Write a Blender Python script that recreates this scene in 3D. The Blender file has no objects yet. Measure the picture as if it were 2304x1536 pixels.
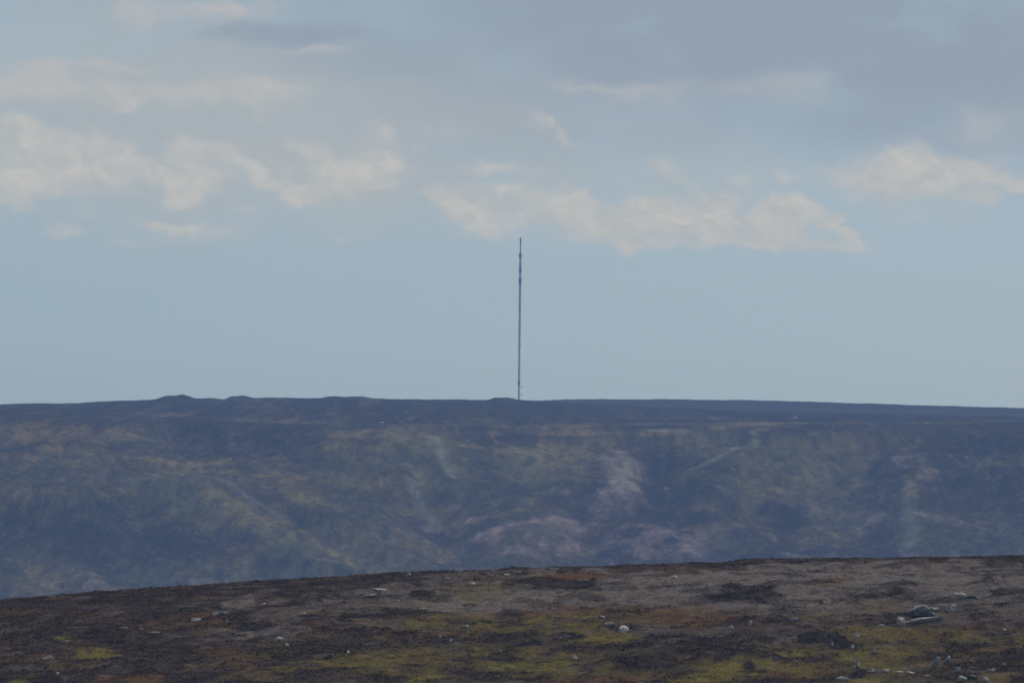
import bpy, math, random
import numpy as np
from mathutils import Matrix, Vector

# ------------------------------------------------------------------ camera
HFOV = math.radians(7.5)
F = 1152 / math.tan(HFOV / 2)          # focal length in photograph pixels
PITCH = math.atan(92 / F)
ROLL = math.radians(0.62)
sc = bpy.context.scene
cam_data = bpy.data.cameras.new("camera")
cam_data.sensor_width = 36
cam_data.lens = 18 / math.tan(HFOV / 2)
cam_data.clip_start = 1
cam_data.clip_end = 80000
cam = bpy.data.objects.new("camera", cam_data)
sc.collection.objects.link(cam)
CAMR = Matrix.Rotation(math.pi / 2 + PITCH, 4, 'X') @ Matrix.Rotation(ROLL, 4, 'Z')
cam.matrix_world = CAMR
sc.camera = cam
sc.view_settings.view_transform = 'Standard'
sc.view_settings.look = 'None'
sc.view_settings.exposure = 0
sc.view_settings.gamma = 1
sc.cycles.volume_bounces = 1
sc.cycles.max_bounces = 5
sc.cycles.pixel_filter_type = 'BLACKMAN_HARRIS'
sc.cycles.filter_width = 1.6
CR = np.array(CAMR.to_3x3())

def ray(px, py):
    d = CR @ np.array([(px - 1152) / F, -(py - 768) / F, -1.0])
    return d / np.linalg.norm(d)
def azel(px, py):
    d = ray(px, py)
    return math.atan2(d[0], d[1]), math.atan2(d[2], math.hypot(d[0], d[1]))

# ------------------------------------------------------------------ sun and sky
SUN_EL, SUN_AZ = math.radians(42), math.radians(38)     # azimuth to the right of the view
sun_data = bpy.data.lights.new("sun", 'SUN')
sun_data.energy = 2.7
sun_data.angle = math.radians(0.6)
sun_data.color = (1.0, 0.95, 0.87)
sun = bpy.data.objects.new("sun", sun_data)
sdir = Vector((math.sin(SUN_AZ) * math.cos(SUN_EL), math.cos(SUN_AZ) * math.cos(SUN_EL), math.sin(SUN_EL)))
sun.rotation_euler = sdir.to_track_quat('Z', 'Y').to_euler()
sc.collection.objects.link(sun)

world = bpy.data.worlds.new("World")
sc.world = world
world.use_nodes = True
wt = world.node_tree
wt.nodes.clear()
class NB:
    """tiny node builder"""
    def __init__(s, t): s.t = t
    def n(s, kind, **kw):
        o = s.t.nodes.new(kind)
        for k, v in kw.items(): setattr(o, k, v)
        return o
    def put(s, sock, v):
        if hasattr(v, 'is_output'): s.t.links.new(v, sock)
        else: sock.default_value = v
    def m(s, op, a, b=0.0, c=None, clamp=False):
        o = s.n('ShaderNodeMath', operation=op, use_clamp=clamp)
        s.put(o.inputs[0], a); s.put(o.inputs[1], b)
        if c is not None: s.put(o.inputs[2], c)
        return o.outputs[0]
    def v(s, op, a, b=(0, 0, 0)):
        o = s.n('ShaderNodeVectorMath', operation=op)
        s.put(o.inputs[0], a)
        if op not in ('LENGTH',): s.put(o.inputs[1], b)
        return o.outputs['Value'] if op == 'LENGTH' else o.outputs[0]
    def rng(s, x, a, b, c=0.0, d=1.0, mode='SMOOTHSTEP'):
        o = s.n('ShaderNodeMapRange', interpolation_type=mode)
        for i, q in enumerate((x, a, b, c, d)): s.put(o.inputs[i], q)
        return o.outputs[0]
    def noise(s, vec, scale, detail=5, rough=0.55, dist=0.0, color=False):
        o = s.n('ShaderNodeTexNoise', noise_dimensions='3D')
        s.put(o.inputs['Vector'], vec)
        o.inputs['Scale'].default_value = scale; o.inputs['Detail'].default_value = detail
        o.inputs['Roughness'].default_value = rough; o.inputs['Distortion'].default_value = dist
        return o.outputs['Color' if color else 'Fac']
    def mix(s, f, a, b):
        o = s.n('ShaderNodeMix', data_type='RGBA')
        s.put(o.inputs[0], f); s.put(o.inputs[6], a); s.put(o.inputs[7], b)
        return o.outputs[2]
w = NB(wt)
skyt = w.n('ShaderNodeTexSky', sky_type='NISHITA')
skyt.sun_disc = False
skyt.sun_elevation = SUN_EL
skyt.sun_rotation = SUN_AZ
skyt.air_density = 1.0; skyt.dust_density = 1.2; skyt.ozone_density = 2.0
tc = w.n('ShaderNodeTexCoord')
sep = w.n('ShaderNodeSeparateXYZ'); wt.links.new(tc.outputs['Generated'], sep.inputs[0])
U = w.m('MULTIPLY', w.m('ARCTAN2', sep.outputs[0], sep.outputs[1]), 180 / math.pi)      # degrees of azimuth
V = w.m('MULTIPLY', w.m('ARCSINE', sep.outputs[2]), 180 / math.pi)                       # degrees of elevation
cmb = w.n('ShaderNodeCombineXYZ'); w.put(cmb.inputs[0], U); w.put(cmb.inputs[1], V)
P = cmb.outputs[0]
Pst = w.v('MULTIPLY', P, (0.75, 1.3, 1))
warp = w.v('MULTIPLY', w.v('SUBTRACT', w.noise(Pst, 2.2, 6, 0.6, color=True), (0.5, 0.5, 0.5)), (0.62, 0.30, 0))
warp2 = w.v('MULTIPLY', w.v('SUBTRACT', w.noise(Pst, 7.0, 5, 0.6, color=True), (0.5, 0.5, 0.5)), (0.16, 0.12, 0))
PW = w.v('ADD', w.v('ADD', P, warp), warp2)
PX = math.degrees(1 / F)
def blobs(lst, vec, soft=(0.25, 1.35), grow=1.0):
    acc = None
    for t in lst:
        px, py, rx, ry, a = t[:5]
        az, el = azel(px, py)
        q = w.v('SUBTRACT', vec, (math.degrees(az), math.degrees(el), 0))
        if len(t) > 5:                                        # tilted wisp, degrees below the horizontal to the right
            ro = w.n('ShaderNodeVectorRotate', rotation_type='Z_AXIS'); w.put(ro.inputs['Vector'], q)
            ro.inputs['Angle'].default_value = math.radians(t[5]); q = ro.outputs[0]
        q = w.v('MULTIPLY', q, (1 / (rx * grow * PX), 1 / (ry * grow * PX), 0))
        k = w.rng(w.v('LENGTH', q), soft[0], soft[1], a, 0.0)
        acc = k if acc is None else w.m('ADD', acc, k)
    return acc
# cumulus in rows above the hill, and the thin high veil
cumulus = blobs([
    (20, 290, 60, 30, .55), (70, 320, 80, 35, .55, 20), (60, 370, 110, 55, .55), (170, 345, 110, 45, .60), (150, 400, 110, 36, .5), (30, 430, 50, 35, .55), (270, 380, 110, 40, .50),
    (220, 305, 90, 13, .35, 35), (330, 375, 70, 16, .6, 30), (400, 400, 60, 26, .3),
    (425, 345, 45, 28, .65), (490, 352, 50, 18, .6), (430, 425, 45, 32, .65), (440, 390, 60, 30, .45), (590, 400, 90, 16, .5, 40), (600, 350, 70, 24, .25), (560, 380, 100, 30, .25),
    (665, 445, 38, 28, .65), (690, 335, 60, 14, .45, 12), (740, 400, 120, 50, .45), (800, 375, 95, 40, .55), (850, 320, 42, 48, .65), (850, 385, 50, 28, .5), (720, 440, 90, 22, .25),
    (400, 508, 80, 14, .55, 6), (470, 528, 100, 20, .35), (125, 512, 40, 20, .5), (175, 470, 40, 10, .3), (550, 472, 36, 15, .35), (290, 540, 60, 9, .2), (790, 525, 70, 7, .25), (600, 505, 50, 7, .15),
    (190, 148, 180, 13, .6), (70, 172, 110, 24, .5), (40, 205, 110, 30, .5), (190, 200, 200, 32, .40), (380, 215, 180, 26, .40), (560, 205, 120, 26, .60), (640, 225, 60, 30, .3), (590, 265, 26, 10, .5, 50), (260, 228, 70, 12, .3),
    (985, 428, 40, 14, .5, 20), (1080, 385, 60, 16, .5), (1160, 385, 80, 16, .3), (1050, 440, 80, 24, .5), (1050, 480, 60, 32, .6, 30), (1140, 475, 110, 42, .55), (1180, 440, 60, 26, .3),
    (1280, 460, 45, 44, .7), (1290, 500, 110, 36, .45), (1370, 500, 90, 44, .4), (1440, 460, 36, 34, .6), (1440, 510, 90, 45, .45), (1430, 550, 22, 14, .5), (1500, 470, 50, 36, .5), (1540, 500, 100, 42, .5),
    (1600, 460, 40, 34, .55), (1660, 500, 120, 42, .55), (1710, 540, 150, 20, .35), (1760, 480, 70, 36, .75), (1780, 510, 90, 40, .5), (1860, 485, 70, 15, .65, 35), (1905, 520, 36, 11, .65, 48), (1890, 552, 90, 12, .35), (1600, 550, 200, 12, .25),
    (1530, 400, 75, 15, .50, 32), (1500, 372, 30, 12, .4), (1590, 440, 40, 14, .4), (1660, 410, 60, 26, .35), (1790, 400, 45, 13, .5), (1740, 440, 60, 14, .2),
    (1900, 395, 70, 26, .45), (1980, 385, 80, 38, .55), (2045, 350, 50, 34, .65), (2040, 400, 90, 40, .45), (2120, 400, 90, 40, .40), (2180, 385, 90, 30, .50), (2260, 405, 60, 16, .50, 30), (2215, 445, 40, 17, .6), (2290, 420, 50, 22, .4), (1960, 440, 70, 24, .4), (2090, 450, 120, 30, .35), (2100, 495, 100, 14, .25),
    (290, 45, 50, 26, .5), (340, 15, 60, 30, .4), (490, 20, 55, 40, .65), (560, 15, 70, 26, .35), (420, 10, 60, 24, .3), (1210, 272, 36, 16, .5), (1265, 298, 46, 12, .5, 38), (1300, 200, 60, 12, .4), (1290, 215, 26, 8, .3),
    (680, 120, 60, 10, .3), (730, 122, 70, 10, .3), (1440, 220, 110, 22, .30), (1680, 190, 160, 22, .26), (1800, 210, 80, 30, .24), (1420, 195, 120, 16, .2), (1010, 300, 80, 22, .25), (935, 325, 20, 8, .3), (2250, 300, 110, 90, .22)], PW, (0.2, 1.35), 1.22)
fine = w.noise(PW, 3.4, 8, 0.58)
fine_b = w.noise(w.v('ADD', PW, (0.02, 0.06, 0)), 3.4, 8, 0.58)
relief = w.rng(w.m('SUBTRACT', fine, fine_b), -0.10, 0.10, 0.0, 1.0, 'LINEAR')
dens = w.m('ADD', cumulus, w.m('MULTIPLY', w.m('SUBTRACT', fine, 0.5), w.rng(cumulus, 0.0, 0.3, 0.1, 1.15)))
cum = w.rng(dens, -0.08, 1.0)
halo = w.rng(cumulus, 0.0, 1.3)
veil = blobs([(250, 330, 900, 260, .5), (800, 330, 800, 220, .55), (1250, 190, 1000, 150, .45), (1750, 430, 500, 140, .35), (400, 100, 900, 240, .55), (900, 380, 1500, 150, .3), (250, 60, 500, 160, .35)], PW)
veil = w.m('MULTIPLY', veil, w.rng(w.noise(Pst, 1.4, 6, 0.55), 0.2, 0.68, 0.35, 1.0))
grey = blobs([(1300, 60, 800, 170, .75), (1950, 100, 800, 240, .9), (2350, 260, 500, 250, .6), (640, 78, 190, 32, .65), (480, 82, 80, 16, .3), (850, 130, 250, 60, .35), (1150, 240, 400, 90, .35), (1000, -300, 2600, 330, .7),
              (1180, 330, 330, 55, .25), (1800, 300, 500, 60, .25)], PW)
grey = w.m('MULTIPLY', grey, w.rng(w.noise(Pst, 1.9, 5, 0.5), 0.2, 0.65, 0.6, 1.0))
# the rest of the sky, out of the frame: broken cloud
high = w.m('MULTIPLY', w.rng(w.noise(w.v('MULTIPLY', P, (.05, .09, 0)), 1.0, 6, 0.6), 0.42, 0.62), w.rng(V, 3.5, 9.0))
pink = w.rng(V, 1.5, 2.4)
tint = w.mix(w.rng(V, 0.1, 2.4), (0.046, 0.078, 0.156, 1), (0.047, 0.067, 0.112, 1))
tint = w.mix(w.rng(V, 0.0, 0.8), (0.054, 0.088, 0.176, 1), tint)
tint = w.mix(w.rng(V, 4.0, 12.0), tint, (0.088, 0.083, 0.078, 1))
base = w.v('MULTIPLY', skyt.outputs[0], tint)
lit = w.mix(relief, (0.420, 0.455, 0.475, 1), (0.555, 0.560, 0.550, 1))
lit = w.mix(w.m('MULTIPLY', pink, 0.55), lit, (0.44, 0.445, 0.465, 1))
c1 = w.mix(w.m('MULTIPLY', veil, 1.0, clamp=True), base, (0.368, 0.428, 0.472, 1))
c2 = w.mix(w.m('MULTIPLY', grey, 0.85, clamp=True), c1, (0.268, 0.328, 0.405, 1))
c2 = w.mix(w.m('MULTIPLY', halo, 0.88, clamp=True), c2, (0.430, 0.452, 0.475, 1))
c3 = w.mix(w.m('MULTIPLY', cum, 0.74, clamp=True), c2, lit)
c3 = w.mix(w.m('MULTIPLY', high, 0.7, clamp=True), c3, (0.50, 0.49, 0.47, 1))
bg = w.n('ShaderNodeBackground'); w.put(bg.inputs[0], c3); bg.inputs[1].default_value = 1.0
wo = w.n('ShaderNodeOutputWorld'); wt.links.new(bg.outputs[0], wo.inputs[0])

# ------------------------------------------------------------------ numpy noise
def _hash(ix, iy, seed):
    h = (ix.astype(np.int64) * 374761393 + iy.astype(np.int64) * 668265263 + seed * 974634777) & 0xFFFFFFFF
    h = ((h ^ (h >> 13)) * 1274126177) & 0xFFFFFFFF
    h = h ^ (h >> 16)
    return (h & 0xFFFF).astype(np.float32) / 65535.0
def vnoise(x, y, seed=0):
    ix = np.floor(x); iy = np.floor(y)
    fx = (x - ix).astype(np.float32); fy = (y - iy).astype(np.float32)
    fx = fx * fx * (3 - 2 * fx); fy = fy * fy * (3 - 2 * fy)
    a = _hash(ix, iy, seed); b = _hash(ix + 1, iy, seed); c = _hash(ix, iy + 1, seed); d = _hash(ix + 1, iy + 1, seed)
    return (a * (1 - fx) + b * fx) * (1 - fy) + (c * (1 - fx) + d * fx) * fy
def fbm(x, y, scale, octv=4, seed=0, gain=0.5):
    s = 0; a = 1; t = 0; c, n = math.cos(.6), math.sin(.6)
    x = x / scale; y = y / scale
    for k in range(octv):
        s = s + a * vnoise(x, y, seed + 17 * k); t += a; a *= gain
        x, y = (c * x - n * y) * 2.03 + 5.2, (n * x + c * y) * 2.03 + 1.3
    return s / t
def sstep(a, b, x):
    t = np.clip((x - a) / (b - a), 0, 1); return t * t * (3 - 2 * t)

# ------------------------------------------------------------------ landform
def knots(lst):
    q = [azel(px, py) for px, py in lst]
    return np.array([a for a, e in q]), np.tan(np.array([e for a, e in q]))
NC = knots([(-1400, 1440), (-400, 1385), (0, 1351), (150, 1339), (300, 1327), (560, 1311), (700, 1302), (850, 1295), (1000, 1288), (1150, 1282), (1400, 1275), (1600, 1267), (1700, 1261), (2000, 1256), (2230, 1254), (2304, 1251), (2800, 1235), (3800, 1200)])
FC = knots([(-3000, 960), (-600, 936), (0, 910), (60, 908), (150, 907), (300, 900), (345, 899), (362, 894), (376, 890), (396, 889), (408, 887), (420, 890), (438, 896), (452, 896), (470, 895), (505, 898), (514, 894), (522, 891), (535, 891), (546, 889), (554, 891), (568, 895), (620, 894), (720, 895), (752, 891), (772, 893), (790, 892), (818, 891), (835, 896), (900, 898), (1100, 899), (1113, 894), (1145, 894), (1165, 899), (1250, 904), (1500, 917), (1700, 926), (2000, 932), (2304, 938), (2900, 950), (5000, 980)])
FE = knots([(-3000, 990), (0, 938), (300, 955), (600, 966), (1000, 962), (1500, 966), (1800, 968), (2304, 962), (3500, 985), (5000, 1010)])
RC = knots([(-4000, 935), (0, 935), (900, 915), (1165, 904), (1250, 900), (1500, 899), (1700, 901), (1850, 905), (2000, 910), (2304, 919), (3000, 940), (6000, 990)])

def near_base(x, y):
    az = np.arctan2(x, y); r = np.hypot(x, y)
    c = np.interp(az, *NC)
    zc = c * 690
    zb = -(1575 - 860) / F * 588 + (az * 6.0)
    t = (r - 588) / (690 - 588)
    s = np.where(t < 1, 1 - np.abs(1 - np.clip(t, 0, 1)) ** 1.5, 1)
    z = zb + (zc - zb) * s
    # over the crest: falls away to the dale
    over = np.clip(r - 690, 0, None)
    tang = c * over                                           # line of sight
    z = z + np.where(over > 0, tang - 0.00055 * over ** 2 * np.where(over < 200, 1, 0) - np.where(over >= 200, 22 + 0.22 * (over - 200), 0), 0)
    z = np.maximum(z, -166)
    # hollow between the camera's own hill and this one
    u = np.clip((588 - r) / 588, 0, 1)
    hol = zb - 0.05 * (588 - r)
    near = -1.8 - 0.06 * r
    z = np.where(r < 588, np.maximum(hol, near) * 1.0, z)
    return z
def near_h(x, y):
    r = np.hypot(x, y)
    k = sstep(40, 120, r)
    z = near_base(x, y)
    z = z + k * ((fbm(x, y, 14, 3, 3) - .5) * (.9 - .6 * sstep(655, 685, r)) + (fbm(x, y, 2.6, 3, 9) - .5) * (.62 - .25 * sstep(655, 685, r)) + (fbm(x, y, .9, 2, 13) - .5) * .22)
    return z

RT = np.array([2000, 2500, 2900, 3300, 3600, 4110, 5000, 5300, 5900, 6500], float)
rj = np.linspace(2000, 6500, 901)
ai = np.linspace(-0.30, 0.30, 2401)
def table():
    crest = np.interp(ai, *FC); edge = np.interp(ai, *FE)
    toe = -(1370 - 860) / F
    cols = []
    Z = np.zeros((len(ai), len(rj)))
    for i in range(len(ai)):
        re = 4110 + 45 * math.sin(ai[i] * 55) + 25 * math.sin(ai[i] * 140 + 1)
        zk = [-168, -168, -158, -133, toe * 3600, edge[i] * re, crest[i] * 5000, crest[i] * 5000 - 10, -60, -168]
        Z[i] = np.interp(rj, [2000, 2500, 2900, 3300, 3600, re, 5000, 5300, 5900, 6500], zk)
    k = np.exp(-0.5 * (np.arange(-24, 25) * 5 / 42.0) ** 2); k /= k.sum()
    Zp = np.pad(Z, ((0, 0), (24, 24)), mode='edge')
    S = np.stack([np.convolve(row, k, 'valid') for row in Zp])
    m = np.exp(-((rj - 5000) / 120) ** 2)[None, :]            # keep the crest itself crisp
    return S * (1 - m) + Z * m
ZT = table()
def far_base(x, y):
    az = np.arctan2(x, y); r = np.hypot(x, y)
    fi = np.clip((az - ai[0]) / (ai[1] - ai[0]), 0, len(ai) - 1.001); fj = np.clip((r - rj[0]) / (rj[1] - rj[0]), 0, len(rj) - 1.001)
    i = fi.astype(int); j = fj.astype(int); u = fi - i; v = fj - j
    return (ZT[i, j] * (1 - u) + ZT[i + 1, j] * u) * (1 - v) + (ZT[i, j + 1] * (1 - u) + ZT[i + 1, j + 1] * u) * v
def hit(hfun, px, py, r0, r1, n=1500):
    d = ray(px, py)
    t = np.linspace(r0, r1, n)
    x, y, z = d[0] * t, d[1] * t, d[2] * t
    below = z < hfun(x, y)
    k = int(np.argmax(below)) if below.any() else n - 1
    return np.array([x[k], y[k], hfun(x[k:k + 1], y[k:k + 1])[0]])
def at_far(px, py): return hit(far_base, px, py, 3450, 5000)
def at_near(px, py): return hit(near_base, px, py, 560, 690)

def poly_dist(x, y, pts):
    d = np.full(x.shape, 1e9); along = np.zeros(x.shape)
    L = sum(math.dist(a, b) for a, b in zip(pts, pts[1:])); acc = 0
    for a, b in zip(pts, pts[1:]):
        dx, dy = b[0] - a[0], b[1] - a[1]; l2 = dx * dx + dy * dy + 1e-9
        t = np.clip(((x - a[0]) * dx + (y - a[1]) * dy) / l2, 0, 1)
        q = np.hypot(x - a[0] - t * dx, y - a[1] - t * dy)
        m = q < d; d = np.where(m, q, d); along = np.where(m, (acc + t * math.sqrt(l2)) / L, along); acc += math.sqrt(l2)
    return d, along
# spurs (+) and gullies (-) of the dale side, [points], half width m, height m
FEAT = [
    ([(330, 1085), (500, 1122), (700, 1185), (850, 1262), (960, 1330)], 34, 9), ([(-160, 1150), (100, 1152), (300, 1165)], 30, 10),
    ([(60, 1200), (240, 1345)], 12, 3), ([(190, 1180), (420, 1320)], 13, 4), ([(360, 1170), (560, 1320)], 12, 3.5), ([(520, 1190), (720, 1310)], 13, 4), ([(-60, 1250), (80, 1370)], 12, 3.5),
    ([(560, 1130), (800, 1270), (880, 1320)], 12, -5), ([(640, 1120), (800, 1180), (940, 1290)], 10, -3),
    ([(925, 1080), (960, 1140), (1000, 1200), (1045, 1300)], 22, -9), ([(1080, 1200), (1120, 1300)], 22, 5), ([(1240, 1130), (1180, 1290)], 30, 4),
    ([(1325, 1120), (1320, 1200), (1280, 1290)], 14, -4), ([(1385, 1040), (1395, 1110), (1380, 1160)], 28, 5), ([(1500, 1015), (1480, 1070), (1500, 1110), (1530, 1180)], 15, -7),
    ([(1600, 1150), (1700, 1130), (1760, 1180), (1830, 1260)], 18, -5), ([(1700, 1210), (1800, 1260)], 10, 3), ([(2010, 1060), (2040, 1150), (2070, 1250)], 28, 5),
    ([(1900, 1050), (1920, 1150), (1960, 1240)], 26, -6), ([(2190, 1060), (2200, 1180), (2240, 1250)], 25, -5), ([(985, 1000), (1000, 1040), (1030, 1075)], 5, -1.5),
    ([(1690, 1010), (1600, 1060), (1480, 1090)], 8, 2), ([(740, 1010), (780, 1080), (760, 1140)], 18, -4)]
FEATW = [([tuple(at_far(*p)[:2]) for p in pts], hw, h) for pts, hw, h in FEAT]
def far_h(x, y):
    r = np.hypot(x, y)
    z = far_base(x, y)
    slope = sstep(3450, 3620, r) * (1 - sstep(4020, 4150, r))
    z = z + slope * ((fbm(x, y, 110, 4, 21) - .5) * 8 + (1 - np.abs(2 * fbm(x * 1.0, y * .45, 45, 4, 27) - 1) * 2) * 1.6)
    plat = sstep(4100, 4250, r) * (1 - sstep(4880, 4960, r))
    z = z + plat * (fbm(x, y, 130, 4, 31) - .55) * 2.2 + (fbm(x, y * .5, 6, 4, 41, .6) - .5) * 1.5 + slope * (fbm(x, y * .4, 24, 3, 43) - .5) * 4
    for pts, hw, h in FEATW:
        if len(x) < 10: continue
        d, al = poly_dist(x, y, pts)
        z = z + h * np.exp(-(d / hw) ** 2) * np.minimum(1, 6 * np.minimum(al, 1 - al) + .25)
    return z
def ridge_h(x, y):
    az = np.arctan2(x, y); r = np.hypot(x, y)
    c = np.interp(az, *RC)
    z = np.where(r < 6200, c * 6200 - (6200 - r) * 0.030, c * 6200 - (r - 6200) * 0.004)
    z = np.where(r > 10200, z - (r - 10200) * 0.12, z)
    return np.maximum(z, -168) + (fbm(x, y, 9, 3, 51) - .5) * 1.3 + (fbm(x, y, 60, 2, 55) - .5) * 1.5

# ------------------------------------------------------------------ mesh helper
def link(name, me, mat=None, parent=None):
    o = bpy.data.objects.new(name, me); sc.collection.objects.link(o)
    if mat: me.materials.append(mat)
    if parent: o.parent = parent
    return o
def mesh_np(name, V, Fq, cols=None, smooth=True):
    me = bpy.data.meshes.new(name)
    n = Fq.shape[1]
    me.vertices.add(len(V)); me.vertices.foreach_set('co', V.astype(np.float32).ravel())
    me.loops.add(Fq.size); me.loops.foreach_set('vertex_index', Fq.astype(np.int32).ravel())
    me.polygons.add(len(Fq)); me.polygons.foreach_set('loop_start', np.arange(0, Fq.size, n, dtype=np.int32))
    me.polygons.foreach_set('use_smooth', np.full(len(Fq), smooth))
    if cols is not None:
        at = me.attributes.new('tint', 'FLOAT_COLOR', 'POINT')
        c4 = np.ones((len(V), 4), np.float32); c4[:, :3] = cols
        at.data.foreach_set('color', c4.ravel())
    me.update(calc_edges=True)
    return me
def sector(name, az, rr, hf, colf):
    A, R = np.meshgrid(az, rr, indexing='ij')
    x = (np.sin(A) * R).ravel(); y = (np.cos(A) * R).ravel()
    z = hf(x, y)
    c = colf(x, y, z)
    na, nr = len(az), len(rr)
    i = (np.arange(na - 1)[:, None] * nr + np.arange(nr - 1)[None, :]).ravel()
    Q = np.stack([i, i + 1, i + nr + 1, i + nr], 1)[:, ::-1]
    # clockwise azimuth, growing radius: keep normals up
    Q = Q[:, ::-1]
    V_ = np.stack([x, y, z], 1)
    a, b, d = V_[Q[0, 0]], V_[Q[0, 1]], V_[Q[0, 2]]
    if np.cross(b - a, d - a)[2] < 0: Q = Q[:, ::-1]
    return mesh_np(name, V_, Q, c)

# ------------------------------------------------------------------ vegetation colours (albedo, fixed to the ground)
C = dict(heather=(.088, .062, .046), heather2=(.132, .094, .068), black=(.064, .053, .043), ash=(.305, .252, .208), ash2=(.225, .178, .143),
         rust=(.235, .120, .046), olive=(.250, .190, .056), lime=(.290, .235, .050), straw=(.235, .190, .085), green=(.104, .106, .046), pink=(.30, .22, .20), pale=(.21, .20, .145))
for k in C: C[k] = np.array(C[k], np.float32)
def tex_far(r):
    # vegetation on the flat moor top lies in long drifts, on the dale side in patches
    return .32 * np.minimum(r, 4090) + .035 * np.maximum(r - 4090, 0)
def paint(x, y, col, patches, at, wseed, C=C):
    far = at is at_far
    rr_ = np.hypot(x, y)
    ya = tex_far(rr_) if far else .6 * np.minimum(rr_, 655) + .25 * np.maximum(rr_ - 655, 0)
    wx = fbm(x, ya, 34 if far else 8, 5, wseed, .6) - .5; wy = fbm(x, ya, 34 if far else 8, 5, wseed + 5, .6) - .5
    rag = fbm(x, ya, 8 if far else 1.5, 4, wseed + 9, .65) - .5
    spk = (fbm(x, ya * 1.2, 8 if far else 1.5, 6, wseed + 31, .72) - .5) * 1.7 + .5
    for (px, py, rx, ry, rot, name, a) in patches:
        ca, sa = math.cos(math.radians(rot)), math.sin(math.radians(rot))
        c0 = at(px, py)[:2]
        e1 = (at(px + rx * ca, py + rx * sa)[:2] - at(px - rx * ca, py - rx * sa)[:2]) / 2
        e2 = (at(px - ry * sa, py + ry * ca)[:2] - at(px + ry * sa, py - ry * ca)[:2]) / 2
        try: M = np.linalg.inv(np.stack([e1, e2], 1))
        except np.linalg.LinAlgError: continue
        dx, dy = x - c0[0], y - c0[1]
        ext = 2.2 * (np.abs(e1) + np.abs(e2))
        m = (np.abs(dx) < ext[0]) & (np.abs(dy) < ext[1])
        if not m.any(): continue
        q1 = M[0, 0] * dx[m] + M[0, 1] * dy[m] + wx[m] * (.85 if far else 1.8); q2 = M[1, 0] * dx[m] + M[1, 1] * dy[m] + wy[m] * (.85 if far else 1.8)
        f = (1 - sstep(.35, 1.45, np.hypot(q1, q2) + rag[m] * .9)) * a
        f = f * (.40 if far else .28) + (.60 if far else .72) * sstep(.36, .64, f * 1.05 - .5 + spk[m]) * min(1, a + .2)
        col[m] += (C[name] - col[m]) * f[:, None]
    return col

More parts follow.
